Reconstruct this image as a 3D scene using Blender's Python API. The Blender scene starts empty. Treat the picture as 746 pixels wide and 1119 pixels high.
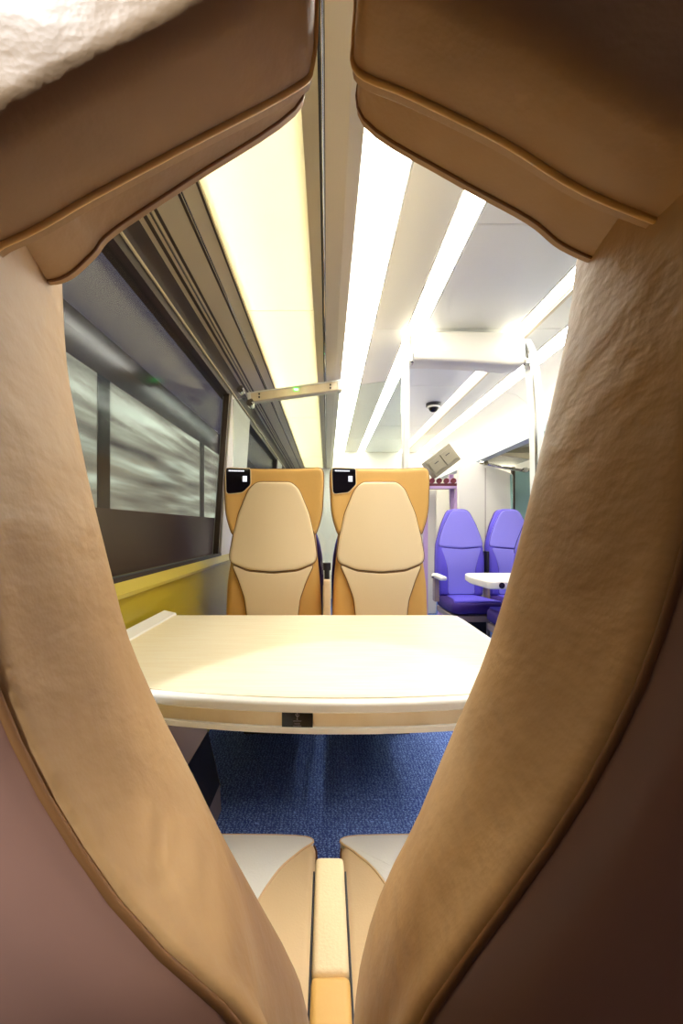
import bpy, bmesh, math, random
from mathutils import Vector, Matrix
random.seed(4)
S = bpy.context.scene
COL = S.collection
PI = math.pi
H = 1.07                      # height of the lens above the carpet

# ------------------------------------------------------------------ camera, world, exposure
cd = bpy.data.cameras.new('camera'); cam = bpy.data.objects.new('camera', cd); COL.objects.link(cam)
cam.location = (0, 0, H); cam.rotation_euler = (PI/2, 0, 0)
cd.sensor_fit = 'VERTICAL'; cd.sensor_height = 36; cd.sensor_width = 24
cd.lens = 14.38; cd.clip_start = 0.005; cd.clip_end = 60
cd.shift_x = 0.0143; cd.shift_y = 0.0156
S.camera = cam
w = bpy.data.worlds.new('night'); S.world = w; w.use_nodes = True
w.node_tree.nodes['Background'].inputs[0].default_value = (.05, .045, .06, 1)
w.node_tree.nodes['Background'].inputs[1].default_value = 1.0
S.view_settings.view_transform = 'Standard'; S.view_settings.look = 'None'
S.view_settings.gamma = 1; S.view_settings.use_curve_mapping = False
S.view_settings.exposure = .72
STRIP = 9.0                   # strength of the ceiling light strips
SHELF = 14.0                  # strength of the tube above the luggage shelf
SPOT_W = 90.0                    # watts of the added headrest spotlight

# ------------------------------------------------------------------ materials
def lin(c): return tuple(((v/255)/12.92 if v/255 <= .04045 else ((v/255+.055)/1.055)**2.4) for v in c)
def nt(m): return m.node_tree.nodes, m.node_tree.links
def mat(name, rgb, rough=.5, metal=0., spec=.5, bump=None, mix=None, coat=0.):
    """bump = (scale, strength, detail, stretch xyz) ; mix = (rgb2, scale, stretch, lo, hi)"""
    m = bpy.data.materials.new(name); m.use_nodes = True
    n, l = nt(m); b = n['Principled BSDF']
    b.inputs['Base Color'].default_value = (*lin(rgb), 1); b.inputs['Roughness'].default_value = rough
    b.inputs['Metallic'].default_value = metal; b.inputs['Specular IOR Level'].default_value = spec
    b.inputs['Coat Weight'].default_value = coat
    tc = n.new('ShaderNodeTexCoord')
    def noise(scale, st, det=4):
        mp = n.new('ShaderNodeMapping'); mp.inputs['Scale'].default_value = st
        t = n.new('ShaderNodeTexNoise'); t.inputs['Scale'].default_value = scale; t.inputs['Detail'].default_value = det
        l.new(tc.outputs['Object'], mp.inputs[0]); l.new(mp.outputs[0], t.inputs[0]); return t
    if mix:
        t = noise(mix[1], mix[2]); r = n.new('ShaderNodeMapRange'); r.inputs[1].default_value = mix[3]; r.inputs[2].default_value = mix[4]
        x = n.new('ShaderNodeMix'); x.data_type = 'RGBA'
        x.inputs[6].default_value = (*lin(rgb), 1); x.inputs[7].default_value = (*lin(mix[0]), 1)
        l.new(t.outputs[0], r.inputs[0]); l.new(r.outputs[0], x.inputs[0]); l.new(x.outputs[2], b.inputs['Base Color'])
    if bump:
        t = noise(bump[0], bump[3], bump[2]); bp = n.new('ShaderNodeBump')
        bp.inputs['Strength'].default_value = bump[1]; bp.inputs['Distance'].default_value = .004
        l.new(t.outputs[0], bp.inputs['Height']); l.new(bp.outputs[0], b.inputs['Normal'])
    return m
def leather(name, rgb, rgb2, crease=.5):
    m = mat(name, rgb, .52, mix=(rgb2, 9, (1,1,1), .4, .65))
    n, l = nt(m); b = n['Principled BSDF']; tc = n['Texture Coordinate']
    v = n.new('ShaderNodeTexVoronoi'); v.inputs['Scale'].default_value = 700
    t = n.new('ShaderNodeTexNoise'); t.inputs['Scale'].default_value = 34; t.inputs['Detail'].default_value = 3.2; t.inputs['Distortion'].default_value = .15
    mp = n.new('ShaderNodeMapping'); mp.inputs['Scale'].default_value = (1, 1, 1.7)
    l.new(tc.outputs['Object'], mp.inputs[0]); l.new(mp.outputs[0], t.inputs[0]); l.new(tc.outputs['Object'], v.inputs[0])
    b1 = n.new('ShaderNodeBump'); b1.inputs['Strength'].default_value = crease; b1.inputs['Distance'].default_value = .0035
    b2 = n.new('ShaderNodeBump'); b2.inputs['Strength'].default_value = .10; b2.inputs['Distance'].default_value = .0004
    l.new(t.outputs[0], b1.inputs['Height']); l.new(v.outputs[0], b2.inputs['Height'])
    l.new(b1.outputs[0], b2.inputs['Normal']); l.new(b2.outputs[0], b.inputs['Normal'])
    return m
def emit(name, rgb, s):
    m = bpy.data.materials.new(name); m.use_nodes = True; n, l = nt(m)
    n.remove(n['Principled BSDF']); e = n.new('ShaderNodeEmission')
    e.inputs[0].default_value = (*rgb, 1); e.inputs[1].default_value = s
    l.new(e.outputs[0], n['Material Output'].inputs[0]); return m
def glass(name, tint, base=.04, ior=1.45, rough=0.):
    m = bpy.data.materials.new(name); m.use_nodes = True; n, l = nt(m); n.remove(n['Principled BSDF'])
    tr = n.new('ShaderNodeBsdfTransparent'); tr.inputs[0].default_value = (*tint, 1)
    g = n.new('ShaderNodeBsdfGlossy'); g.inputs['Roughness'].default_value = rough
    f = n.new('ShaderNodeFresnel'); f.inputs[0].default_value = ior
    a = n.new('ShaderNodeMath'); a.operation = 'ADD'; a.inputs[1].default_value = base; a.use_clamp = True
    x = n.new('ShaderNodeMixShader')
    l.new(f.outputs[0], a.inputs[0]); l.new(a.outputs[0], x.inputs[0]); l.new(tr.outputs[0], x.inputs[1]); l.new(g.outputs[0], x.inputs[2])
    l.new(x.outputs[0], n['Material Output'].inputs[0]); return m

M = {}
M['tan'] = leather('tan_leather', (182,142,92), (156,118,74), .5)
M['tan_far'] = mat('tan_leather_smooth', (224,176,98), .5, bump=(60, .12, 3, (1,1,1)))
M['cream'] = mat('cream_leather', (240,214,170), .5, bump=(300, .15, 3, (1,1,1)))
M['cream_dark'] = mat('cream_side_leather', (242,210,164), .5, bump=(300, .08, 3, (1,1,1)))
M['cushion_white'] = mat('ivory_leather', (255,253,248), .5, bump=(300, .1, 3, (1,1,1)))
M['piping'] = mat('brown_piping', (120,78,36), .6)
M['shell'] = mat('mauve_brown_shell', (152,112,94), .33, mix=((142,104,88), 6, (1,1,1), .4, .6))
M['locker'] = mat('locker_grey', (132,124,104), .4)
M['dark'] = mat('dark_plastic', (30,26,34), .45)
M['black'] = mat('black_gloss', (14,11,18), .12)
M['white'] = mat('white_plastic', (238,234,224), .4)
M['whiteg'] = mat('white_gloss_trim', (240,238,232), .25)
M['ceil'] = mat('ceiling_panel', (238,235,222), .35)
M['ceil2'] = mat('ceiling_panel_cool', (246,248,244), .3)
M['alu'] = mat('warm_aluminium', (222,208,176), .38, .2, bump=(40, .05, 2, (30,.5,30)))
M['aludark'] = mat('dark_aluminium', (96,82,70), .4, .6)
M['steel'] = mat('brushed_steel', (246,232,204), .3, .15, bump=(30, .12, 3, (.4,40,40)), mix=((232,214,180), 5, (3,1,1), .35, .7))
M['chrome'] = mat('chrome', (200,198,192), .15, 1)
M['olive'] = mat('olive_yellow_panel', (168,148,30), .35)
M['olive_l'] = mat('olive_ledge', (190,172,70), .3)
M['wallgrey'] = mat('duct_grey', (150,130,128), .4)
M['table'] = mat('cream_laminate', (243,230,198), .42, mix=((238,221,184), 7, (1.2,14,1), .35, .7))
M['purple'] = mat('violet_fabric', (98,84,214), .75, bump=(500, .3, 2, (1,1,1)))
M['purple_l'] = mat('pale_violet_fabric', (142,134,236), .75, bump=(500, .3, 2, (1,1,1)))
M['purple_d'] = mat('deep_violet_fabric', (62,34,128), .7, bump=(500, .3, 2, (1,1,1)))
M['pipe_v'] = mat('violet_piping', (50,40,140), .7)
M['lilac'] = mat('lilac_paint', (196,164,214), .4)
M['yellow'] = mat('yellow_paint', (220,205,40), .4)
M['rail'] = mat('blue_grey_rail', (172,182,190), .4)
M['teal'] = mat('pale_teal_panel', (150,184,180), .3)
M['header'] = mat('dark_blind_box', (58,44,44), .4)
M['strip'] = emit('light_diffuser', (1, .96, .86), STRIP)
M['tube'] = emit('shelf_tube', (1, .95, .80), SHELF)
M['led'] = emit('green_led', (.05, 1, .12), 14)
M['scrtext'] = emit('screen_text', (.9,.92,1), 1.0)
M['glass'] = glass('partition_glass', (.93,.98,.95), .05)
M['winglass'] = glass('window_glass', (.9,.92,.9), .04, 1.01, .12)
# translucent shelf
m = bpy.data.materials.new('frosted_shelf'); m.use_nodes = True; n, l = nt(m); n.remove(n['Principled BSDF'])
a = n.new('ShaderNodeBsdfTranslucent'); a.inputs[0].default_value = (.95,.93,.80,1)
b = n.new('ShaderNodeBsdfDiffuse'); b.inputs[0].default_value = (.85,.82,.7,1)
g = n.new('ShaderNodeBsdfGlossy'); g.inputs['Roughness'].default_value = .1
x = n.new('ShaderNodeMixShader'); x.inputs[0].default_value = .35; y = n.new('ShaderNodeMixShader'); y.inputs[0].default_value = .06
l.new(a.outputs[0], x.inputs[1]); l.new(b.outputs[0], x.inputs[2]); l.new(x.outputs[0], y.inputs[1]); l.new(g.outputs[0], y.inputs[2])
l.new(y.outputs[0], n['Material Output'].inputs[0]); M['frost'] = m
# woven blue carpet
m = mat('blue_carpet', (40,66,150), .95, spec=.1); n, l = nt(m); b = n['Principled BSDF']; tc = n['Texture Coordinate']
def wave(dirn, sc):
    t = n.new('ShaderNodeTexWave'); t.bands_direction = dirn; t.inputs['Scale'].default_value = sc
    t.inputs['Distortion'].default_value = 9; t.inputs['Detail'].default_value = 3; t.inputs['Detail Scale'].default_value = 2.5
    l.new(tc.outputs['Object'], t.inputs[0]); return t
w1, w2 = wave('X', 22), wave('Y', 34)
mx = n.new('ShaderNodeMath'); mx.operation = 'MULTIPLY'; l.new(w1.outputs[1], mx.inputs[0]); l.new(w2.outputs[1], mx.inputs[1])
ns = n.new('ShaderNodeTexNoise'); ns.inputs['Scale'].default_value = 240; l.new(tc.outputs['Object'], ns.inputs[0])
ad = n.new('ShaderNodeMath'); ad.operation = 'ADD'; l.new(mx.outputs[0], ad.inputs[0]); l.new(ns.outputs[0], ad.inputs[1])
rp = n.new('ShaderNodeMapRange'); rp.inputs[1].default_value = .35; rp.inputs[2].default_value = 1.4; l.new(ad.outputs[0], rp.inputs[0])
cm = n.new('ShaderNodeMix'); cm.data_type = 'RGBA'; cm.inputs[6].default_value = (*lin((44,62,156)),1); cm.inputs[7].default_value = (*lin((160,194,255)),1)
l.new(rp.outputs[0], cm.inputs[0]); l.new(cm.outputs[2], b.inputs['Base Color'])
bp = n.new('ShaderNodeBump'); bp.inputs['Strength'].default_value = .8; bp.inputs['Distance'].default_value = .003
l.new(ad.outputs[0], bp.inputs['Height']); l.new(bp.outputs[0], b.inputs['Normal']); M['carpet'] = m
# lit windows of the coach on the next track, with things streaked along it
m = emit('neighbour_window', (.5,.55,.5), 1); n, l = nt(m); e = n['Emission']
tc = n.new('ShaderNodeTexCoord'); mp = n.new('ShaderNodeMapping'); mp.inputs['Scale'].default_value = (1, .22, 3.2)
t = n.new('ShaderNodeTexNoise'); t.inputs['Scale'].default_value = 2.3; t.inputs['Detail'].default_value = 2
r = n.new('ShaderNodeValToRGB'); r.color_ramp.elements[0].position = .30; r.color_ramp.elements[0].color = (.06,.05,.045,1)
r.color_ramp.elements[1].position = .74; r.color_ramp.elements[1].color = (.5,.56,.46,1)
q = r.color_ramp.elements.new(.5); q.color = (.20,.19,.15,1)
l.new(tc.outputs['Object'], mp.inputs[0]); l.new(mp.outputs[0], t.inputs[0]); l.new(t.outputs[0], r.inputs[0]); l.new(r.outputs[0], e.inputs[0])
M['neigh'] = m

# ------------------------------------------------------------------ builders
def link(name, bm, m, parent=None, smooth=False, auto=None):
    bmesh.ops.recalc_face_normals(bm, faces=bm.faces)
    me = bpy.data.meshes.new(name); bm.to_mesh(me); bm.free()
    if m: me.materials.append(M[m] if isinstance(m, str) else m)
    for p in me.polygons: p.use_smooth = smooth
    o = bpy.data.objects.new(name, me); COL.objects.link(o)
    if auto: me.set_sharp_from_angle(angle=math.radians(auto))
    if parent: o.parent = parent
    return o
def tag(o, label=None, cat=None, group=None, kind=None):
    if label: o['label'] = label
    if cat: o['category'] = cat
    if group: o['group'] = group
    if kind: o['kind'] = kind
    return o
def thing(name, loc, label, cat, group=None, rz=0):
    o = bpy.data.objects.new(name, None); COL.objects.link(o); o.location = loc; o.rotation_euler.z = rz
    o.empty_display_size = .1
    return tag(o, label, cat, group)
def copy_tree(o, parent=None):
    c = o.copy(); COL.objects.link(c); c.parent = parent
    for ch in [k for k in bpy.data.objects if k.parent == o]: copy_tree(ch, c)
    return c
def box(bm, x0, x1, y0, y1, z0, z1, bev=0, seg=2, mtx=None):
    r = bmesh.ops.create_cube(bm, size=1)
    for v in r['verts']:
        v.co = Vector(((x0+x1)/2 + v.co.x*(x1-x0), (y0+y1)/2 + v.co.y*(y1-y0), (z0+z1)/2 + v.co.z*(z1-z0)))
    vs = r['verts']
    if bev:
        es = list({e for v in vs for e in v.link_edges})
        k = bmesh.ops.bevel(bm, geom=es, offset=bev, segments=seg, affect='EDGES', profile=.6)
        vs = list({v for f in k['faces'] for v in f.verts} | {v for v in vs if v.is_valid})
    if mtx: bmesh.ops.transform(bm, matrix=mtx, verts=vs)
    return bm
def bx(*a, **k): return box(bmesh.new(), *a, **k)
def prism(prof, y0, y1):          # profile in XZ swept along Y
    bm = bmesh.new(); a = [bm.verts.new((x, y0, z)) for x, z in prof]; b = [bm.verts.new((x, y1, z)) for x, z in prof]
    n = len(prof)
    for i in range(n): bm.faces.new((a[i], a[(i+1)%n], b[(i+1)%n], b[i]))
    bm.faces.new(a); bm.faces.new(b[::-1]); return bm
def cr(pts, n=6, closed=True):    # Catmull-Rom
    out = []; N = len(pts); P = [Vector(p) for p in pts]
    rng = range(N) if closed else range(N-1)
    for i in rng:
        p1, p2 = P[i], P[(i+1) % N]
        p0 = P[i-1] if (closed or i > 0) else p1
        p3 = P[(i+2) % N] if (closed or i < N-2) else p2
        for k in range(n):
            t = k/n
            out.append(.5*((2*p1) + (p2-p0)*t + (2*p0-5*p1+4*p2-p3)*t*t + (3*p1-p0-3*p2+p3)*t**3))
    if not closed: out.append(P[-1])
    return out
def rounded(poly, r, n=5):        # polygon with its corners rounded, edges subdivided
    out = []; N = len(poly)
    for i in range(N):
        p = Vector(poly[i]); a = Vector(poly[i-1]); b = Vector(poly[(i+1) % N])
        rr = r[i] if isinstance(r, (list, tuple)) else r
        da = min(rr, (a-p).length*.48); db = min(rr, (b-p).length*.48)
        A = p+(a-p).normalized()*da; B = p+(b-p).normalized()*db
        for k in range(n+1):
            t = k/n; out.append(A*(1-t)**2 + p*2*t*(1-t) + B*t*t)
    per = sum((out[(i+1) % len(out)]-out[i]).length for i in range(len(out)))
    n_ = max(40, min(170, int(per/.011))); step = per/n_; res = []; d = 0
    for i in range(len(out)):                                       # evenly spaced
        a, b = out[i], out[(i+1) % len(out)]; L = (b-a).length
        while d < L-1e-9: res.append(a.lerp(b, d/L)); d += step
        d -= L
    return res
def area(p): return sum(p[i].x*p[(i+1)%len(p)].y - p[(i+1)%len(p)].x*p[i].y for i in range(len(p)))/2
def puff(pts, w0, w1, r, bulge, mp, bm=None, rings=6):
    """a cushion: 2-D outline, from depth w0 to w1, edge radius r, crowned by bulge; mp maps (u,v,w) to xyz"""
    bm = bm or bmesh.new(); pts = [Vector((p[0], p[1])) for p in pts]
    if area(pts) < 0: pts = pts[::-1]
    N = len(pts); c = sum(pts, Vector((0,0)))/N
    nrm = []
    for i in range(N):
        t = (pts[(i+1)%N]-pts[i-1]).normalized(); nrm.append(Vector((-t.y, t.x)))
    def inset(d): return [pts[i]+nrm[i]*d for i in range(N)]
    sg = 1 if w1 > w0 else -1
    L = [(inset(r*.5), w0), (inset(0), w0+sg*r*.5), (inset(0), w1-sg*r)]
    for k in range(1, 5):
        a = k/4*PI/2; L.append((inset(r*(1-math.cos(a))), w1-sg*r*(1-math.sin(a))))
    base = L[-1][0]
    for k in range(1, rings):
        s = 1-k/rings; L.append(([c+(p-c)*s for p in base], w1+sg*bulge*(1-s*s)))
    R = [[bm.verts.new(mp(p.x, p.y, w)) for p in ps] for ps, w in L]
    for a, b in zip(R, R[1:]):
        for i in range(N): bm.faces.new((a[i], a[(i+1)%N], b[(i+1)%N], b[i]))
    v0 = bm.verts.new(mp(c.x, c.y, w0)); v1 = bm.verts.new(mp(c.x, c.y, w1+sg*bulge))
    for i in range(N):
        bm.faces.new((R[0][(i+1)%N], R[0][i], v0)); bm.faces.new((R[-1][i], R[-1][(i+1)%N], v1))
    return bm
def tube(pts, r, closed=False, n=8, bm=None):
    bm = bm or bmesh.new(); P = [Vector(p) for p in pts]; N = len(P); R = []
    up = None
    for i in range(N):
        a = P[i-1] if (closed or i) else P[i]; b = P[(i+1)%N] if (closed or i < N-1) else P[i]
        t = (b-a).normalized()
        if up is None: up = t.orthogonal().normalized()
        up = (up - t*up.dot(t)).normalized(); s = t.cross(up)
        R.append([bm.verts.new(P[i]+(up*math.cos(q*2*PI/n)+s*math.sin(q*2*PI/n))*r) for q in range(n)])
    for i in range(N if closed else N-1):
        a, b = R[i], R[(i+1)%N]
        for q in range(n): bm.faces.new((a[q], a[(q+1)%n], b[(q+1)%n], b[q]))
    if not closed: bm.faces.new(R[0]); bm.faces.new(R[-1][::-1])
    return bm
def cyl(bm, c, r, h, axis='Z', n=24):
    m = {'Z': Matrix.Identity(4), 'Y': Matrix.Rotation(PI/2, 4, 'X'), 'X': Matrix.Rotation(PI/2, 4, 'Y')}[axis]
    bmesh.ops.create_cone(bm, cap_ends=True, segments=n, radius1=r, radius2=r, depth=h, matrix=Matrix.Translation(c) @ m); return bm
def interp(tab, z):
    t = sorted(tab)
    if z <= t[0][0]: return t[0][1]
    for (a, b), (c, d) in zip(t, t[1:]):
        if z <= c: return b+(d-b)*(z-a)/(c-a)
    return t[-1][1]
def sinterp(tab, z, h=.012): return (interp(tab, z-h)+interp(tab, z)*2+interp(tab, z+h))/4

# ------------------------------------------------------------------ setting
Y0, Y1 = -.60, 6.2
YS = .05                      # the light strips start here
XL, XR = -.62, 2.26
fl = link('floor', bx(XL-.05, XR+.05, Y0, Y1, -.06, 0), 'carpet'); tag(fl, kind='structure')
# left wall: lower panels, window band left open
wl = link('wall_left', prism([(XL-.06,0),(XL,0),(XL,.86),(XL-.06,.86)], Y0, Y1), 'olive'); tag(wl, kind='structure')
link('window_ledge', prism([(XL-.06,.862),(XL+.018,.862),(XL+.022,.875),(XL+.012,.91),(XL-.06,.915)], Y0, Y1), 'olive_l', wl)
hd_ = thing('heater_duct', (0,0,0), 'grey sloping heater duct along the wall under the big table', 'duct')
link('casing', prism([(XL+.003,.002),(-.40,.002),(-.405,.10),(-.45,.30),(XL+.003,.52)], .86, 1.55), 'wallgrey', hd_)
link('seam_strip', prism([(-.452,.300),(-.449,.303),(-.4045,.103),(-.4075,.1)], .862, 1.545), 'dark', hd_)
link('wall_header', prism([(-.62,H+.76),(-.56,H+.76),(-.548,H+.82),(-.548,H+.90),(-.62,H+.90)], Y0, Y1), 'header', wl)
link('header_groove', prism([(-.552,H+.785),(-.546,H+.785),(-.5455,H+.792),(-.552,H+.792)], Y0, Y1), 'alu', wl)
link('upper_wall', prism([(-.62,H+.90),(-.57,H+.90),(-.50,H+1.15),(-.62,H+1.16)], Y0, Y1), 'white', wl)
def slant(x0, x1, y0, y1, z0, z1, out=.05):
    # panel in the tilted window plane: x at foot x0, x at head x1
    return prism([(x0-out,z0),(x0,z0),(x1,z1),(x1-out,z1)], y0, y1)
for i, (a, b, c) in enumerate([(2.36, 2.92, 'white'), (4.6, 5.0, 'white')]):
    p = link('window_pillar', slant(-.612, -.548, a, b, .91, H+.77), c, wl)
def window(n, a, b):
    t = link('window_%d' % n, slant(-.640, -.580, a, b, .91, H+.765, .008), 'winglass'); tag(t, kind='structure')
    f = bmesh.new()
    for y0, y1 in ((a, a+.035), (b-.035, b)):
        g = slant(-.618, -.555, y0, y1, .91, H+.765, .03); me = bpy.data.meshes.new('t'); g.to_mesh(me); g.free(); f.from_mesh(me)
    link('window_frame', f, 'aludark', t)
    link('window_gasket', prism([(-.632,.908),(-.608,.908),(-.609,.925),(-.632,.925)], a, b), 'dark', t)
window(1, Y0, 2.36); window(2, 2.92, 4.6)
# right wall
wr = link('wall_right', prism([(XR,0),(XR+.06,0),(XR+.06,.9),(XR,.9)], Y0, Y1), 'white'); tag(wr, kind='structure')
link('upper_wall', prism([(XR,H+.50),(XR+.06,H+.50),(XR+.06,H+1.15),(XR,H+1.15)], Y0, Y1), 'white', wr)
link('window_pillar', bx(XR,XR+.05,2.2,2.6,.9,H+.50), 'white', wr)
link('window_pillar', bx(XR,XR+.05,4.2,4.6,.9,H+.50), 'white', wr)
for n_, a_, b_ in ((3, Y0, 2.2), (4, 2.6, 4.2)):
    t = link('window_%d' % n_, bx(XR+.01, XR+.02, a_, b_, .9, H+.50), 'winglass'); tag(t, kind='structure')
# ends
tag(link('wall_back', bx(XL-.06, XR+.06, Y0-.05, Y0, 0, H+1.2), mat('brown_back_panel', (84,64,72), .6)), kind='structure')  # back wall is unseen, added to keep the foreground seat backs in shade
tag(link('wall_front', bx(XL-.06, XR+.06, Y1, Y1+.05, 0, H+1.2), 'white'), kind='structure')
# ceiling: backing slab with separate panels below it
cz = H+1.15
ce = link('ceiling', bx(XL-.06, XR+.06, Y0, Y1, cz+.03, cz+.08), 'white'); tag(ce, kind='structure')
def cpanels(x0, x1, cuts, m, z=cz):
    for a, b in zip(cuts, cuts[1:]):
        link('ceiling_panel', bx(x0, x1, a+.002, b-.002, z, z+.02, bev=.003, seg=1), m, ce)
cpanels(.272, .460, [Y0, 1.05, 2.36, 3.7, 5, Y1], 'ceil')
cpanels(.566, 1.085, [Y0, .62, 1.55, 2.36, 3.3, 4.6, Y1], 'ceil2')
cpanels(1.20, 1.36, [Y0, 1.05, 2.36, 3.7, 5, Y1], 'ceil')
cpanels(-.52, .100, [Y0, 1.2, 2.36, 4, Y1], 'ceil', cz+.004)
# curved white cove panel on the right, in three lengths
cove = [(1.50,1.148),(1.60,1.12),(1.68,1.06),(1.72,.97),(1.73,.88),(1.715,.82)]
pr = [(x, H+z) for x, z in cove] + [(x+.03, H+z+.03) for x, z in reversed(cove)]
for a, b in ((Y0,1.6),(1.6,3.45),(3.45,Y1)):
    o = link('cove_panel', prism(pr, a+.003, b-.003), 'white', ce, True, 40)

# ------------------------------------------------------------------ ceiling light strips
def strip(x0, x1, label):
    t = thing('ceiling_light', ((x0+x1)/2, 0, cz), label, 'ceiling light', 'light strips along the ceiling')
    hw = (x1-x0)/2
    link('diffuser', bx(-hw+.004, hw-.004, YS, Y1-.01, -.0035, .02), 'strip', t)
    b = bmesh.new(); box(b, -hw-.003, -hw+.003, Y0, Y1, -.001, .022); box(b, hw-.003, hw+.003, Y0, Y1, -.001, .022)
    link('frame', b, 'whiteg', t); return t
strip(.106, .266, 'broad bright ceiling light strip beside the left luggage rack rail')
strip(.466, .560, 'narrow ceiling light strip meeting the left end of the white aisle portal')
strip(1.09, 1.165, 'thin ceiling light strip running over the right end of the aisle portal')
strip(1.37, 1.49, 'light strip beside the curved white cove on the right')
t = link('ceiling_rail', prism([(1.172,cz-.012),(1.195,cz-.012),(1.195,cz+.02),(1.172,cz+.02)], Y0, Y1), 'alu'); tag(t, 'slim metal rail in the ceiling beside the thin light strip', 'rail')

# ------------------------------------------------------------------ left luggage rack
rz_ = H+.91
rk = thing('luggage_rack', (0, 0, 0), 'aluminium luggage rack with frosted shelf above the left window', 'luggage rack')
link('back_profile', prism([(-.56,rz_-.012),(-.335,rz_+.0),(-.335,rz_+.03),(-.56,rz_+.03)], Y0, Y1), 'alu', rk)
for i, (xx, ww, m_, dz_) in enumerate([(-.53,.012,'aludark',.006),(-.505,.006,'chrome',.009),(-.49,.010,'aludark',.006),(-.405,.008,'aludark',.005),(-.393,.004,'chrome',.008),(-.345,.006,'aludark',.006)]):
    zz = rz_-.012+(xx+.56)/.225*.012
    link('groove' if m_ == 'aludark' else 'bead', prism([(xx,zz-dz_+.004),(xx+ww,zz-dz_+.004),(xx+ww,zz+.004),(xx,zz+.004)], Y0, Y1), m_, rk)
for a, b in ((Y0, 1.72), (1.72, 3.4), (3.4, Y1)):
    link('frosted_shelf', bx(-.333, -.055, a+.002, b-.002, rz_+.004, rz_+.012), 'frost', rk)
link('front_rail', prism([(-.055,rz_-.004),(-.018,rz_-.012),(-.018,rz_+.03),(-.055,rz_+.03)], Y0, Y1), 'alu', rk)
link('rail_groove', prism([(-.018,rz_-.006),(-.004,rz_-.006),(-.004,rz_+.03),(-.018,rz_+.03)], Y0, Y1), 'dark', rk)
link('rail_bead', tube([(-.010,Y0,rz_-.008),(-.010,Y1,rz_-.008)], .0045, n=10), 'chrome', rk, True)
link('front_rail', prism([(-.004,rz_-.010),(.05,rz_-.006),(.085,rz_+.004),(.092,rz_+.05),(.07,rz_+.06),(-.004,rz_+.03)], Y0, Y1), 'alu', rk)
t = thing('shelf_lamp', (-.43, 0, H+1.08), 'long lamp glowing above the frosted shelf of the left luggage rack', 'lamp')
link('lamp_tube', tube([(0,YS,0),(0,Y1-.05,0)], .022, n=12), 'tube', t, True)
link('lamp_bracket', bx(-.04,.04,Y0,Y1,.03,.045), 'white', t)
t = thing('shelf_lamp', (2.0, 0, H+1.06), 'long lamp glowing above the glass shelf of the right luggage rack', 'lamp')  # added lamp, brightens the dark space behind the cove
link('lamp_tube', tube([(0,YS,0),(0,Y1-.05,0)], .018, n=12), 'tube', t, True)
link('lamp_bracket', bx(-.04,.04,Y0,Y1,.03,.045), 'white', t)
# right luggage rack
rk2 = thing('luggage_rack', (0,0,0), 'pale luggage rack with glass shelf above the right hand windows', 'luggage rack')
rz2 = H+.755
link('front_rail', prism([(1.585,rz2-.05),(1.64,rz2-.065),(1.665,rz2+.01),(1.70,rz2+.06),(1.66,rz2+.065),(1.60,rz2+.02)], Y0, Y1), 'rail', rk2)
for a, b in ((Y0,1.6),(1.6,3.4),(3.4,4.9)):
    link('glass_shelf', bx(1.655, 2.25, a+.003, b-.003, rz2, rz2+.008), 'glass', rk2)
for y in (.6, 1.6, 2.9, 3.4, 4.1):
    link('shelf_bracket', prism([(1.64,rz2-.012),(2.26,rz2-.09),(2.26,rz2-.002),(1.64,rz2-.002)], y, y+.03), 'alu', rk2)

# ------------------------------------------------------------------ partition with glass screen and aisle portal
PY = 2.36
gp = thing('glass_partition', (0, PY, 0), 'clear glass screen with metal top bar behind the two cream seats', 'partition')
def bar(a, b, w_, h_, bev=.004):
    a, b = Vector(a), Vector(b); L = (b-a).length; d = (b-a).normalized()
    rot = Vector((1,0,0)).rotation_difference(d).to_matrix().to_4x4()
    bm = bx(0, L, -w_/2, w_/2, -h_/2, h_/2, bev=bev); bmesh.ops.transform(bm, matrix=Matrix.Translation(a)@rot, verts=bm.verts); return bm
link('top_bar', bar((-.44,0,H+.745),(.075,0,H+.815),.06,.05), 'steel', gp)
link('bar_lip', bar((-.44,-.034,H+.769),(.075,-.034,H+.839),.006,.006,.001), 'whiteg', gp)
link('end_cap', bar((.060,-.001,H+.814),(.083,-.001,H+.817),.068,.06), 'whiteg', gp)
link('end_cap', bar((-.452,-.001,H+.743),(-.432,-.001,H+.746),.068,.056), 'whiteg', gp)
b = bmesh.new()
for x_, z_ in ((.02,.815),(.02,.797),(-.385,.763),(-.385,.745)): cyl(b, (x_, -.031, H+z_), .005, .006, 'Y', 12)
link('screw', b, 'dark', gp)
link('glass_pane', prism([(-.54,.05),(.43,.05),(.43,H+.86),(.08,H+.81),(-.54,H+.74)], -.004, .004), 'glass', gp)
lm = link('indicator_lamp', bx(-.185,-.165,-.034,-.029,H+.786,H+.792), 'led', gp)  # glowing patch stands in for a green reflection on the bar
for (x_, z_, r_) in ((-.485, .775, .018), (-.43, .70, .02)):
    t = link('latch', cyl(bmesh.new(), (x_, -.05, H+z_), r_, .05, 'Y'), 'chrome', gp, True, 35)
    link('latch_knob', bmesh.new() if 0 else cyl(bmesh.new(), (x_+.012, -.085, H+z_+.004), r_*.55, .03, 'Y'), 'chrome', t, True, 35)
for p in (): pass
po = thing('aisle_portal', (0, PY, 0), 'white portal over the aisle with a broad header and steel posts', 'portal')
hd = [(.475,1.115),(.75,1.122),(1.0,1.115),(1.13,1.09),(1.135,.93),(1.05,.925),(.8,.945),(.6,.955),(.475,.955)]
b = bmesh.new(); pts = rounded([(x_, H+z_) for x_, z_ in hd], [.015,.02,.02,.03,.03,.02,.02,.02,.015], 4)
link('header', puff(pts, .10, -.04, .018, .006, lambda u,v,w_: (u, w_, v), b), 'white', po, True)
link('post', bx(.440,.474,-.02,.05,0,H+1.12,bev=.006), 'ceil2', po)
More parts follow.
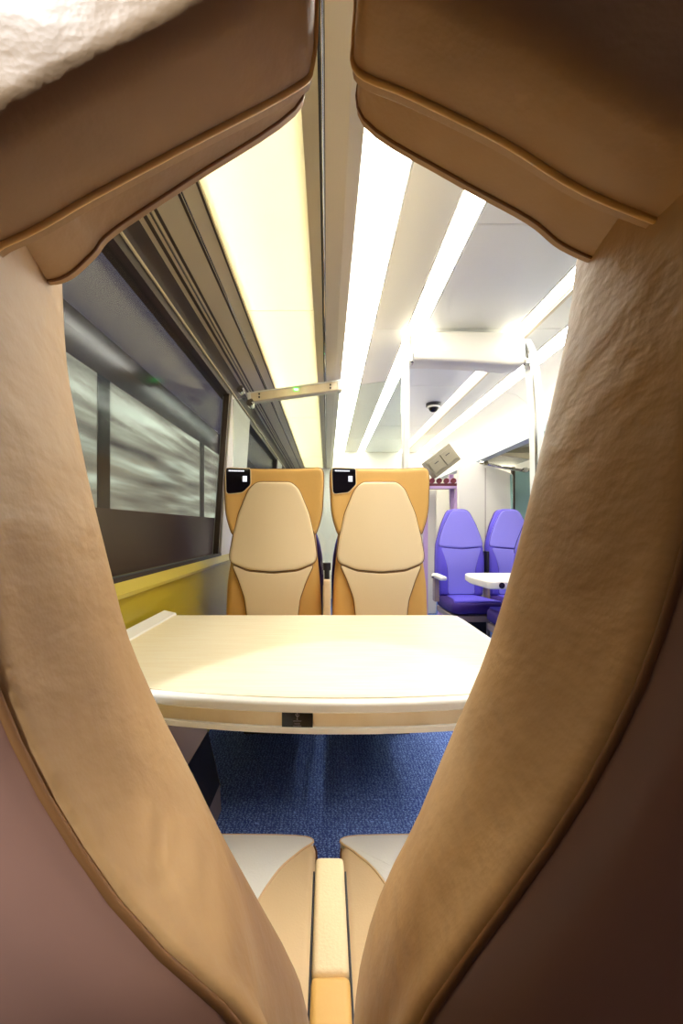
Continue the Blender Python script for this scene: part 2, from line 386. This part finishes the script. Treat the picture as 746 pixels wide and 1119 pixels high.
link('post_cap', bx(.470,.492,-.052,.0,H+.935,H+1.09,bev=.006), 'chrome', po)
b = bmesh.new(); path = cr([(1.135,1.08),(1.165,1.02),(1.19,.90),(1.205,.70),(1.215,.45),(1.22,.0),(1.22,-.5),(1.22,-1.07)], 5, False)
L_ = [Vector((p[0]-.022, p[1]+H)) for p in path]; R_ = [Vector((p[0]+.03, p[1]+H)) for p in path]
prf = [(p.x, p.y) for p in L_]+[(p.x, p.y) for p in reversed(R_)]
link('post', prism(prf, -.02, .05), 'ceil2', po)
link('post_edge', prism([(p.x-.004, p.y) for p in L_]+[(p.x+.008, p.y) for p in reversed(L_)], -.026, -.018), 'chrome', po)
link('hinge', bx(1.12,1.15,-.055,-.02,H+.925,H+.96,bev=.006), 'chrome', po)
link('glass_pane', bx(1.25, 2.2, .01, .018, .05, H+.60), 'glass', po)

# dome camera
t = thing('dome_camera', (.985, 3.78, cz), 'small black dome camera on the ceiling beyond the portal', 'camera')
b = cyl(bmesh.new(), (0,0,-.012), .068, .03); link('mount', b, 'dark', t, True, 35)
b = bmesh.new(); bmesh.ops.create_uvsphere(b, u_segments=20, v_segments=12, radius=.046, matrix=Matrix.Translation((0,0,-.035))); link('dome', b, 'black', t, True)
b = tube([(math.cos(a)*.052, math.sin(a)*.052, -.034) for a in [k*PI/12 for k in range(24)]], .009, True); link('ring', b, 'whiteg', t, True)

# ------------------------------------------------------------------ seats
def mirror(pts): return pts + [(-x_, z_) for x_, z_ in reversed(pts)]
def lumb(v): return -.03*math.exp(-((v-.78)/.2)**2)          # lumbar swell
def make_seat(style, label, group):
    cream = style == 'cream'
    c1, c2, c3, pp = ('tan_far','cream','cream','piping') if cream else ('purple','purple_l','purple_l','pipe_v')
    t = thing('first_class_seat' if cream else 'train_seat', (0,0,0), label, 'seat', group)
    mp = lambda u, v, w_: (u, -w_ + lumb(v) + .06*(v-.45), v)       # w grows towards the sitter (-Y)
    # side cushions / carcass of the backrest
    if cream:
        half = [(.0,1.36),(.13,1.36),(.17,1.30),(.198,1.12),(.205,1.03),(.214,.93),(.228,.80),(.236,.62),(.23,.45),(.0,.45)]
    else:
        half = [(.0,1.245),(.06,1.245),(.095,1.225),(.15,1.10),(.205,.92),(.215,.80),(.215,.60),(.205,.45),(.0,.45)]
    o1 = rounded([(x_, z_) for x_, z_ in half[1:-1]] + [(-x_, z_) for x_, z_ in reversed(half[1:-1])], .03, 4)
    link('backrest', puff(o1, -.09, .02, .035, 0, mp, rings=12), c1, t, True)
    link('back_shell', puff(o1, -.08, -.125, .03, .012, mp), 'shell' if cream else 'purple_d', t, True)
    if cream:
        wg = rounded([(-.243,1.372),(-.10,1.367),(.10,1.367),(.243,1.372),(.247,1.30),(.238,1.13),(.205,1.03),(.15,1.08),(.0,1.1),(-.15,1.08),(-.205,1.03),(-.238,1.13),(-.247,1.30)],
                     [.03,.05,.05,.03,.03,.05,.02,.05,.05,.05,.02,.05,.03], 4)
        mpw = lambda u, v, w_: (u, -w_ - .35*max(0, abs(u)-.10)**1.4 + .06*(v-.45), v)
        link('headrest_wing', puff(wg, -.05, .03, .018, 0, mpw, rings=12), 'tan_far', t, True)
        link('wing_piping', tube([mpw(p.x*1.002, p.y, .012) for p in wg], .0028, True, 6), 'piping', t, True)
        hp = [(-.085,1.298),(.085,1.298),(.125,1.262),(.175,1.14),(.200,1.03),(.214,.935),(.206,.90),(.12,.868),(0,.858),(-.12,.868),(-.206,.90),(-.214,.935),(-.200,1.03),(-.175,1.14),(-.125,1.262)]
        lp = [(-.200,.893),(-.12,.860),(0,.850),(.12,.860),(.200,.893),(.165,.82),(.133,.73),(.118,.60),(.12,.47),(-.12,.47),(-.118,.60),(-.133,.73),(-.165,.82)]
    else:
        hp = [(-.06,1.235),(.06,1.235),(.09,1.21),(.145,1.10),(.185,.99),(.20,.92),(.19,.90),(0,.885),(-.19,.90),(-.20,.92),(-.185,.99),(-.145,1.10),(-.09,1.21)]
        lp = [(-.185,.892),(0,.877),(.185,.892),(.15,.80),(.125,.70),(.12,.60),(.12,.47),(-.12,.47),(-.12,.60),(-.125,.70),(-.15,.80)]
    d = .056 if cream else .034
    mph = lambda u, v, w_: (u, -w_ + lumb(v) + .06*(v-.45) + .25*abs(u)**2 - .010*math.exp(-(u/.14)**2-((v-1.02)/.17)**2), v)
    h_ = rounded(hp, .02, 4); l_ = rounded(lp, .02, 4)
    link('head_panel', puff(h_, .0, d, .012, 0, mph, rings=16), c2, t, True)
    link('panel_piping', tube([mph(p.x, p.y, d-.012) for p in h_], .0032, True, 6), pp, t, True)
    link('lumbar_panel', puff(l_, .0, d-.006, .006, 0, mph, rings=16), c3, t, True)
    link('panel_piping', tube([mph(p.x, p.y, d-.012) for p in l_], .003, True, 6), pp, t, True)
    # cushion
    cw = .235 if cream else .208
    co = rounded([(-cw,.02),(cw,.02),(cw+.004,-.30),(cw,-.46),(-cw,-.46),(-cw-.004,-.30)], [.02,.02,.02,.05,.05,.02], 4)
    mpc = lambda u, v, w_: (u, v, w_ + .02*((-v)/.46))
    link('cushion', puff(co, .36, .455, .035, .006, mpc), 'tan_far' if cream else 'purple_d', t, True)
    cc = rounded([(-.13,.0),(.13,.0),(.15,-.25),(cw-.015,-.44),(.015-cw,-.44),(-.15,-.25)], .02, 4)
    link('cushion_panel', puff(cc, .40, .465, .012, .006, mpc), 'cream' if cream else 'purple', t, True)
    link('seat_pan', bx(-.205,.205,-.43,.14 if cream else .05,.31,.365,bev=.012), 'dark' if cream else 'wallgrey', t)
    b = bmesh.new()
    if cream: box(b, -.14,.14,.10,.17,.03,.36,bev=.01); box(b, -.17,.17,.10,.26,0,.03,bev=.008)
    else: box(b, -.14,.14,-.25,.0,.03,.315,bev=.01); box(b, -.17,.17,-.33,.04,0,.03,bev=.008)
    link('pedestal', b, 'dark', t)
    return t
c0 = make_seat('cream', 'cream and tan winged seat next to the window, beyond the table', 'cream seats facing across the table')
# screen on the wing corner, built at the proto then copied with it
mpw = lambda u, v, w_: (u, -w_ - .35*max(0, abs(u)-.10)**1.4 + .06*(v-.45), v)
so = rounded([(-.238,1.368),(-.118,1.366),(-.116,1.285),(-.155,1.245),(-.234,1.235)], [.012,.004,.006,.008,.02], 3)
sc = link('display_screen', puff(so, .0, .036, .004, .0, mpw), 'black', c0, True, 30); tag(sc, 'black glossy screen in the headrest corner')
link('screen_rim', tube([mpw(p.x, p.y, .034) for p in so], .0022, True, 6), 'cream', sc, True)
def flat(u0, u1, v0, v1, w_):
    b = bmesh.new(); g = [[b.verts.new(mpw(u0+(u1-u0)*i/4, v, w_+k)) for i in range(5)] for v, k in ((v0,0),(v1,0))]
    for i in range(4): b.faces.new((g[0][i], g[0][i+1], g[1][i+1], g[1][i]))
    return b
b = bmesh.new()
x_ = -.222
for wd in (.012,.010,.014,.008,.012,.010,.009):
    g = flat(x_, x_+wd-.002, 1.350, 1.356, .0375); me = bpy.data.meshes.new('t'); g.to_mesh(me); g.free(); b.from_mesh(me); x_ += wd
link('screen_text', b, 'scrtext', sc)
link('screen_tile', flat(-.155,-.135,1.300,1.328,.0375), 'scrtext', sc)
SY = 2.02
c0.location = (-.262, SY, 0)
c1_ = copy_tree(c0); c1_.location = (.262, SY, 0)
c1_['label'] = 'cream and tan winged seat on the aisle side, beyond the table'
# armrest between them
t = thing('armrest', (0, SY-.02, 0), 'slim upright armrest between the two cream winged seats', 'armrest')
link('arm_pad', bx(-.016,.016,-.10,.03,.45,.825,bev=.008), 'cream_dark', t, False)
b = tube([(0,-.03,.82),(0,-.03,.87)], .013, n=12); cyl(b, (0,-.03,.885), .019, .035); link('recline_knob', b, 'dark', t, True, 40)
link('arm_trim', bx(-.019,.019,-.092,-.07,.46,.80,bev=.004), 'alu', t)

p0 = make_seat('purple', 'violet seat nearest the aisle facing the camera, beside the small table', 'violet seats facing the camera')
p0.location = (1.215, 3.72, 0)
p1 = copy_tree(p0); p1.location = (1.675, 3.72, 0); p1['label'] = 'violet seat nearest the right window facing the camera'
for x_, y_, lb in ((1.40, 2.62, 'violet seat backing onto the portal post, cushion edge showing right of the big table'),
                   (1.86, 2.62, 'violet seat by the right window with its back to the glass screen')):
    q = copy_tree(p0); q.location = (x_, y_, 0); q.rotation_euler.z = PI; q['label'] = lb; q['group'] = 'violet seats facing away'
for x_, lb in ((-.235, 'violet seat facing away behind the glass, at the window, peeping beside the cream seat'), (.245, 'violet seat facing away behind the glass, on the aisle side, peeping beside the cream seat')):
    q = copy_tree(p0); q.location = (x_, 2.56, 0); q.rotation_euler.z = PI; q['label'] = lb; q['group'] = 'violet seats facing away'
# aisle armrest on the first violet seat, grey
a_ = link('armrest', bx(-.03,.03,-.22,.06,.63,.665,bev=.015,seg=3), 'white', p0, True, 50); a_.location = (-.245, -.10, 0); tag(a_, 'pale grey folding armrest')
link('arm_bracket', bx(-.02,.02,-.02,.06,.42,.64,bev=.006), 'wallgrey', a_)
link('arm_joint', cyl(bmesh.new(), (-.035,-.0,.645), .02, .02, 'X'), 'chrome', a_, True, 40)
t = thing('seat_divider', (1.445, 3.70, 0), 'dark upright divider post between the two violet seats', 'armrest')
link('divider_post', bx(-.011,.011,-.03,.05,.45,.86,bev=.004), 'dark', t)
link('divider_foot', bx(-.012,.012,-.05,.05,0,.66,bev=.004), 'wallgrey', t)

# ------------------------------------------------------------------ big table
TZ = H-.32
tb = thing('table', (-.07, 1.12, 0), 'cream laminate table with steel front band between facing cream seats', 'table')
def toplocal(x_, y_): return (x_+.07, y_-1.12)
def front(x_): return .747+.31*(x_-.03)**2
xs = [-.60+i*(.482+.60)/28 for i in range(29)]
def outline(off, xr=0):
    o = [(x_, front(x_)+off) for x_ in xs]
    o[-1] = (xs[-1]-xr, front(xs[-1])+off)
    return [toplocal(*p) for p in o] + [toplocal(.482-xr, .85), toplocal(.482-xr, 1.15), toplocal(.482-xr, 1.43), toplocal(.478-xr, 1.492), toplocal(.464-xr,1.506), toplocal(0,1.506), toplocal(-.3,1.506), toplocal(-.60,1.506)]
mpt = lambda u, v, w_: (u, v, w_)
link('tabletop', puff([Vector(p) for p in outline(0)], TZ-.020, TZ-.001, .006, 0, mpt, rings=2), 'whiteg', tb, True, 40)
lam = outline(.022, .022); lam = [(max(p[0], toplocal(-.575,0)[0]), min(p[1], toplocal(0,1.495)[1])) for p in lam]
def plate(pts, z0, z1):
    bm = bmesh.new(); a = [bm.verts.new((p[0],p[1],z0)) for p in pts]; b = [bm.verts.new((p[0],p[1],z1)) for p in pts]; n_ = len(pts)
    for i in range(n_): bm.faces.new((a[i], a[(i+1)%n_], b[(i+1)%n_], b[i]))
    bm.faces.new(a[::-1]); bm.faces.new(b); return bm
link('laminate_surface', plate(lam, TZ-.004, TZ+.0008), 'table', tb)
link('wall_border', prism([(toplocal(-.60,0)[0], TZ-.01),(toplocal(-.555,0)[0],TZ-.001),(toplocal(-.558,0)[0],TZ+.006),(toplocal(-.60,0)[0],TZ+.016)], -.30, .392), 'whiteg', tb)
def ribbon(o0, o1, z0, z1, m, name, x0=-.60, x1=.482):
    X = [x0+i*(x1-x0)/28 for i in range(29)]
    pts = [toplocal(x_, front(x_)+o0) for x_ in X]+[toplocal(x_, front(x_)+o1) for x_ in reversed(X)]
    return link(name, plate(pts, z0, z1), m, tb, False)
ribbon(.008, .03, TZ-.048, TZ-.018, 'steel', 'steel_band')
ribbon(.000, .06, TZ-.057, TZ-.047, 'whiteg', 'lower_lip')
link('table_core', bx(*[toplocal(-.60,0)[0], toplocal(.47,0)[0]], -.30, .37, TZ-.05, TZ-.02), 'white', tb)
link('side_band', bx(toplocal(.462,0)[0], toplocal(.478,0)[0], front(.47)-1.12+.01, .35, TZ-.052, TZ-.018, bev=.003), 'steel', tb)
sk = ribbon(.004, .012, TZ-.0475, TZ-.0185, 'black', 'socket_plate', -.083, -.026); tag(sk, 'black socket plate with white charging symbol and small print')
# marks on the socket plate: trident symbol with three short lines of tiny lettering
def mk(name, bm): 
    o = link(name, bm, mat('grey_print', (150,140,150), .6) if 'gp' not in M else M['gp'], sk); return o
M['gp'] = mat('grey_print', (160,150,158), .6)
cx = toplocal(-.0545, 0)[0]; yy = front(-.0545)+.0035-1.12
b = bmesh.new(); cz0 = TZ-.0255
def seg(p, q, r=.0004): tube([(cx+p[0], yy, cz0+p[1]), (cx+q[0], yy, cz0+q[1])], r, n=6, bm=b)
seg((0,-.006),(0,.005)); seg((0,-.003),(.003,0)); seg((.003,0),(.003,.0025)); seg((0,-.0015),(-.003,.001)); seg((-.003,.001),(-.003,.003))
seg((-.0012,.003),(0,.0055)); seg((.0012,.003),(0,.0055)); cyl(b, (cx, yy, cz0-.0065), .0011, .0008, 'Y', 10)
mk('charging_symbol', b)
b = bmesh.new()
for z_, L2 in ((-.0105,.014),(-.0155,.010),(-.0195,.014)):
    x_ = -L2/2
    while x_ < L2/2:
        box(b, cx+x_, cx+x_+.0009, yy-.0003, yy+.0003, cz0+z_, cz0+z_+.0012); x_ += .0015
mk('small_print', b)
# wall cantilever bracket and leg under the table
link('support_bracket', prism([(toplocal(-.615,0)[0], .56),(toplocal(-.57,0)[0], .56),(toplocal(-.2,0)[0], TZ-.06),(toplocal(-.2,0)[0],TZ-.05),(toplocal(-.615,0)[0],TZ-.05)], .05, .09), 'wallgrey', tb)

# small table on the right
TZ2 = H-.36
t2 = thing('table', (1.70, 3.02, 0), 'small pale table jutting toward the aisle before the violet seats', 'table')
pts = rounded([(-.60,-.26),(-.64,.0),(-.60,.27),(.55,.27),(.55,-.26)], [.05,.1,.06,.01,.01], 5)
link('tabletop', puff(pts, TZ2-.055, TZ2, .014, 0, lambda u,v,w_: (u,v,w_), rings=2), 'white', t2, True, 40)
link('laminate_surface', plate([(p.x*.96, p.y*.93) for p in pts], TZ2-.002, TZ2+.001), 'ceil', t2)
link('socket', cyl(bmesh.new(), (-.52, -.258, TZ2-.028), .020, .012, 'Y'), 'dark', t2, True, 40)
link('pedestal', bx(.40,.46,-.03,.03,0,TZ2-.05,bev=.01), 'wallgrey', t2)

# ------------------------------------------------------------------ far right end of the saloon
t = thing('vestibule_screen', (0, 4.25, 0), 'white screen panel with curved top behind the violet seats', 'screen')
pts = rounded([(1.36,.0),(1.36,H+.66),(1.42,H+.705),(1.65,H+.66),(1.93,H+.56),(1.93,.0)], [.01,.03,.06,.1,.03,.01], 4)
link('panel', puff(pts, .03, -.02, .01, 0, lambda u,v,w_: (u,w_,v), rings=2), 'white', t, True, 40)
link('panel_joint', bx(1.635,1.64,-.024,-.018,.4,H+.62), 'wallgrey', t)
link('edge_trim', tube([(1.90,-.03,H+.55),(1.93,-.03,.4)], .012), 'teal', t, True)
t = thing('vestibule_glass', (0, 4.3, 0), 'pale teal glass panel with dark frame by the right window', 'partition')
link('panel', bx(1.96,2.14,-.01,.01,0,H+.62), 'teal', t)
link('frame', bx(2.14,2.18,-.02,.02,0,H+.64,bev=.004), 'aludark', t)
link('frame', bx(1.94,1.97,-.02,.02,0,H+.64,bev=.004), 'aludark', t)
t = thing('grab_bar', (0, 4.15, 0), 'steel bar linking the white screen to the right wall', 'bar')
link('bar', tube([(1.55,0,H+.665),(1.80,0,H+.61),(2.0,0,H+.58),(2.22,0,H+.62)], .016), 'chrome', t, True)
for x_, z_ in ((1.6,.655),(2.0,.585),(2.15,.60)): link('clamp', cyl(bmesh.new(), (x_,-.02,H+z_), .025, .04, 'Y', 16), 'chrome', t, True, 40)
t = thing('wall_locker', (1.27, 4.5, H+.74), 'grey two door locker tilted under the ceiling above the luggage stand', 'locker')
R_y = Matrix.Rotation(-math.radians(37), 4, 'Y')
def lk(name, m, *a, **k):
    b = bx(*a, **k); bmesh.ops.transform(b, matrix=R_y, verts=b.verts); return link(name, b, m, t)
lk('body', 'locker', -.17,.17,-.02,.14,-.11,.11, bev=.008)
lk('door', 'locker', -.155,-.005,-.035,-.02,-.07,.07, bev=.004)
lk('door', 'locker', .005,.155,-.035,-.02,-.07,.07, bev=.004)
lk('handle', 'dark', -.10,-.05,-.042,-.035,.02,.028); lk('handle', 'dark', .05,.10,-.042,-.035,.02,.028)
t = thing('luggage_stand', (0, 4.6, 0), 'lilac framed luggage stand with dark red shelf behind the violet seats', 'luggage stand')
for a, b2 in (((1.50,0,H+.62),(1.26,0,0)), ((1.44,.15,H+.62),(1.52,.15,0)), ((1.18,.3,H+.5),(1.18,.3,0))):
    link('post', bar(a, b2, .05, .05), 'lilac', t)
link('shelf', bx(1.05,1.50,-.02,.4,H+.47,H+.50), mat('dark_red', (96,30,44), .5), t)
b = bmesh.new()
for k in range(5): cyl(b, (1.10+k*.08, -.005, H+.53), .03, .03, 'Y', 14)
link('shelf_knobs', b, mat('maroon', (120,40,60), .5), t, True, 40)
link('crossbar', bx(1.05,1.5,-.03,.0,H+.44,H+.47,bev=.005), 'lilac', t)
t = thing('vestibule_cabinet', (1.02, 5.2, 0), 'white cabinet with yellow handle far beyond the cream aisle seat', 'cabinet')
link('body', bx(-.2,.35,-.1,.4,0,1.72,bev=.02), 'white', t)
link('door', bx(-.18,.16,-.115,-.10,.9,1.65,bev=.005), 'whiteg', t)
link('door', bx(-.18,.16,-.115,-.10,.1,.88,bev=.005), 'ceil2', t)
link('handle', tube([(.12,-.14,1.25),(.12,-.15,1.15),(.12,-.14,1.05)], .012), 'yellow', t, True)

# ------------------------------------------------------------------ foreground seats, seen from behind
# tables: height above lens -> half gap, at the shell seam (rear) and at the front roll
SIL = {-1: [(.135,.117),(.114,.117),(.071,.1148),(.023,.1055),(-.0495,.0874),(-.086,.0713),(-.108,.059),(-.134,.047),(-.178,.023),(-.2025,.0092),(-.218,.0080),(-.62,.0080)],
        1: [(.15,.113),(.132,.1115),(.087,.106),(.051,.098),(-.017,.082),(-.0576,.0697),(-.094,.0535),(-.134,.0374),(-.154,.0254),(-.186,.0153),(-.218,.0125),(-.62,.0125)]}
SEAM = {-1: [(.15,.112),(.10,.110),(.05,.107),(0,.100),(-.041,.092),(-.070,.079),(-.091,.066),(-.112,.051),(-.131,.030),(-.139,.017),(-.155,.012),(-.62,.012)],
        1: [(.15,.116),(.10,.114),(.05,.108),(.0044,.100),(-.019,.0934),(-.042,.0857),(-.0676,.0728),(-.088,.060),(-.109,.0445),(-.137,.0239),(-.155,.016),(-.62,.016)]}
WING = {-1: [(.012,.281),(.005,.272),(.0032,.258),(.0030,.24),(.0030,.21),(.0032,.18),(.0034,.155),(.0046,.137),(.010,.130),(.042,.113),(.069,.0985),(.096,.084),(.14,.070)],
        1: [(.018,.281),(.011,.272),(.0092,.258),(.0088,.24),(.0088,.21),(.0088,.18),(.0089,.155),(.0083,.144),(.0094,.135),(.025,.128),(.0518,.1146),(.076,.0998),(.1044,.088),(.14,.072)]}
FLAP = {-1: [(.016,.270),(.011,.262),(.010,.25),(.010,.225),(.010,.20),(.010,.18),(.0125,.162),(.053,.135),(.083,.115),(.091,.106),(.103,.0965),(.12,.0955),(.135,.096),(.17,.10)],
        1: [(.020,.270),(.015,.262),(.014,.25),(.014,.225),(.0138,.20),(.0135,.18),(.0144,.158),(.048,.1365),(.078,.120),(.0915,.1095),(.108,.103),(.12,.106),(.14,.115)]}
KS = .097/.115
def YA(dz):
    k = min(1, max(0, (dz-.05)/.035)); return .097
def near_seat(s, label):
    C = .265                                             # seat centre from the gap
    t = thing('first_class_seat', (s*C, .45, 0), label, 'seat', 'foreground seats seen from behind')
    loc = lambda g, y_, dz: (s*(g-C), y_-.45, H+dz)      # g = distance from the gap plane
    levels = [.20-.0125*i for i in range(36)] + [-.27,-.35,-.45,-.60]
    # leather body: section from inner seam, round the front, to outer seam
    bm = bmesh.new(); rows = []
    for dz in levels:
        a = KS*sinterp(SEAM[s], dz/KS, .01); b2 = sinterp(SIL[s], dz)
        ya, yb = YA(dz), .180
        sec = []
        P = [(a+.003, ya-.001), (a, ya+.002), (a*.75+b2*.25-.002, ya+.014), (a*.5+b2*.5-.004, ya+.034), (a*.22+b2*.78-.004, ya+.058), (b2, yb), (b2+.013, yb+.017), (b2+.030, yb+.030), (b2+.05, yb+.036), ((b2+C)/2+.02, yb+.026), (C, yb+.022)]
        c = cr([Vector(p) for p in P], 4, False)
        half = [(p.x, p.y) for p in c]
        full = half + [(2*C-g, y_) for g, y_ in reversed(half[:-1])]
        rows.append([bm.verts.new(loc(g, y_, dz)) for g, y_ in full])
    for r0, r1 in zip(rows, rows[1:]):
        for i in range(len(r0)-1): bm.faces.new((r0[i], r0[i+1], r1[i+1], r1[i]))
    for r in (rows[0], rows[-1]): bm.faces.new(r)
    link('backrest', bm, 'tan', t, True, 60)
    # rear shell
    bm = bmesh.new(); rows = []; pip = []
    for dz in levels:
        a = KS*sinterp(SEAM[s], dz/KS, .01); sec = []
        pip.append(loc(a+.002, YA(dz)-.0015, dz))
        for k in range(25):
            u = k/24; g = a+.003+(2*C-2*a-.006)*u
            bulge = (1-abs(2*u-1)**5)*.022
            f_ = 1-min(1, max(0, (dz+.01)/.08)); f_ = f_*f_*(3-2*f_)
            y_ = YA(dz)-.0005-(bulge+.004*math.sin(PI*u))*f_+.004*(1-f_)
            sec.append(bm.verts.new(loc(g, y_, dz)))
        rows.append(sec)
    for r0, r1 in zip(rows, rows[1:]):
        for i in range(24): bm.faces.new((r0[i], r0[i+1], r1[i+1], r1[i]))
    o = link('back_shell', bm, 'shell', t, True)
    so_ = o.modifiers.new('thick', 'SOLIDIFY'); so_.thickness = .004; so_.offset = 0
    link('seam_piping', tube(pip[1:], .0012, n=6), 'piping', t, True)
    # headrest block (rear) and wing cushion in front of it
    def full(tab):
        r = [(g, z_) for g, z_ in tab]; r += [(2*C-g, z_) for g, z_ in reversed(tab)]
        return r
    mpb = lambda u, v, w_: loc(u, w_, v)
    wb = cr([Vector(p) for p in full([(.16,.287),(.10,.287),(.06,.287),(.03,.286)]+WING[s])], 5)
    link('headrest', puff(wb, .128, .095, .007, .006, mpb, rings=8), 'tan', t, True)
    fb = cr([Vector(p) for p in full([(.16,.276),(.10,.276),(.06,.276),(.03,.275)]+FLAP[s])], 5)
    link('headrest_wing', puff(fb, .168, .098, .014, .0, mpb, rings=8), 'tan', t, True)
    link('wing_piping', tube([mpb(p.x, p.y, .158) for p in fb], .0007, True, 6), 'piping', t, True)
    link('headrest_piping', tube([mpb(p.x, p.y, .121) for p in wb], .0011, True, 6), 'tan_far', t, True)
    # cushion, about 0.47 m up
    e = .019 if s < 0 else .026
    loc2 = lambda u, v, w_: (s*(u-C), v-.45, w_)
    co = rounded([(e,.20),(e,.55),(e,.80),(2*C-e,.80),(2*C-e,.55),(2*C-e,.20)], [.01,.01,.03,.03,.01,.01], 4)
    link('cushion', puff(co, .36, .466, .016, .002, loc2), 'cream_dark', t, True)
    half = [(.17,.22),(.16,.42),(.135,.56),(.115,.65),(.085,.72),(.050,.762),(.027,.79)]
    cc = [Vector(p) for p in half]+[Vector((.10,.802)), Vector((2*C-.10,.802))]+[Vector((2*C-g, y_)) for g, y_ in reversed(half)]
    cc = cr(cc, 4)
    link('cushion_panel', puff(cc, .40, .470, .004, .004, loc2), 'cushion_white', t, True)
    link('panel_piping', tube([loc2(p.x, p.y, .4675) for p in cc], .002, True, 6), 'cream_dark', t, True)
    link('edge_piping', tube([loc2(p.x, p.y, .457) for p in co], .0018, True, 6), 'piping', t, True)
    link('seat_pan', bx(-.22,.22,-.20,.30,.31,.365,bev=.012), 'dark', t)
    b = bmesh.new(); box(b, -.14,.14,-.15,.12,.03,.315,bev=.01); box(b, -.17,.17,-.18,.15,0,.03,bev=.008)
    link('pedestal', b, 'dark', t)
    return t
near_seat(-1, 'tan leather seat seen from behind, filling the left edge of the view')
near_seat(1, 'tan leather seat seen from behind, filling the right edge of the view')
t = thing('armrest', (.0035, .38, 0), 'narrow armrest with cream pad and tan rear between the foreground seats', 'armrest')
AZ = H-.42
link('arm_pad', bx(-.018,.018,.005,.144,AZ-.035,AZ,bev=.007,seg=3), 'cream', t, True, 50)
link('arm_rear', bx(-.0183,.0183,-.16,.0045,AZ-.035,AZ+.0006,bev=.006,seg=3), 'tan_far', t, True, 50)
link('arm_frame', bx(-.0185,.0185,-.16,.125,AZ-.20,AZ-.02,bev=.003), 'alu', t)
link('frame_edge', bx(-.0205,-.0183,-.16,.128,AZ-.03,AZ-.006,bev=.001), 'dark', t)
link('frame_edge', bx(.0183,.0205,-.16,.128,AZ-.03,AZ-.006,bev=.001), 'dark', t)
link('arm_mount', bx(-.012,.012,-.15,-.05,.30,AZ-.18), 'dark', t)

# unseen spotlight added under the rack to whiten the left foreground headrest
t = thing('reading_lamp', (-.45, -.45, rz_-.012), 'small reading spotlight under the left luggage rack, above the foreground seat', 'lamp')
link('lamp_housing', cyl(bmesh.new(), (0,0,-.012), .03, .024), 'chrome', t, True, 40)
ld = bpy.data.lights.new('reading_beam', 'SPOT'); ld.energy = SPOT_W; ld.spot_size = math.radians(25.5); ld.spot_blend = .12; ld.color = (.86,.93,1); ld.shadow_soft_size = .02
lo = bpy.data.objects.new('reading_beam', ld); COL.objects.link(lo); lo.parent = t; lo.location = (0,0,-.03)
d = Vector((-.25, .07, H+.26)) - Vector((-.45,-.45,rz_-.05)); lo.rotation_euler = d.to_track_quat('-Z','Y').to_euler()

# ------------------------------------------------------------------ coach on the next track
t = thing('neighbouring_train', (-1.80, 5, 0), 'dark coach with lit windows on the next track, seen through the left window', 'train')
tb_, tr_, tp_ = mat('train_body', (104,78,66), .4), mat('train_roof', (84,70,70), .5), mat('train_pillar', (70,58,54), .4)
link('body', bx(-.5,0,-7,9,-.8,H+.16), tb_, t)
link('cantrail', bx(-.5,0,-7,9,H+1.22,H+1.42), tb_, t)
link('roof', prism([(-.5,H+1.42),(0,H+1.42),(-.06,H+1.62),(-.25,H+1.75),(-.5,H+1.8)], -7, 9), tr_, t)
for k in range(6):
    y_ = -6.8+k*2.6
    link('window', bx(-.04,-.01,y_,y_+2.42,H+.16,H+1.22), 'neigh', t)
    link('pillar', bx(-.5,.0,y_+2.42,y_+2.6,H+.16,H+1.22), tp_, t)
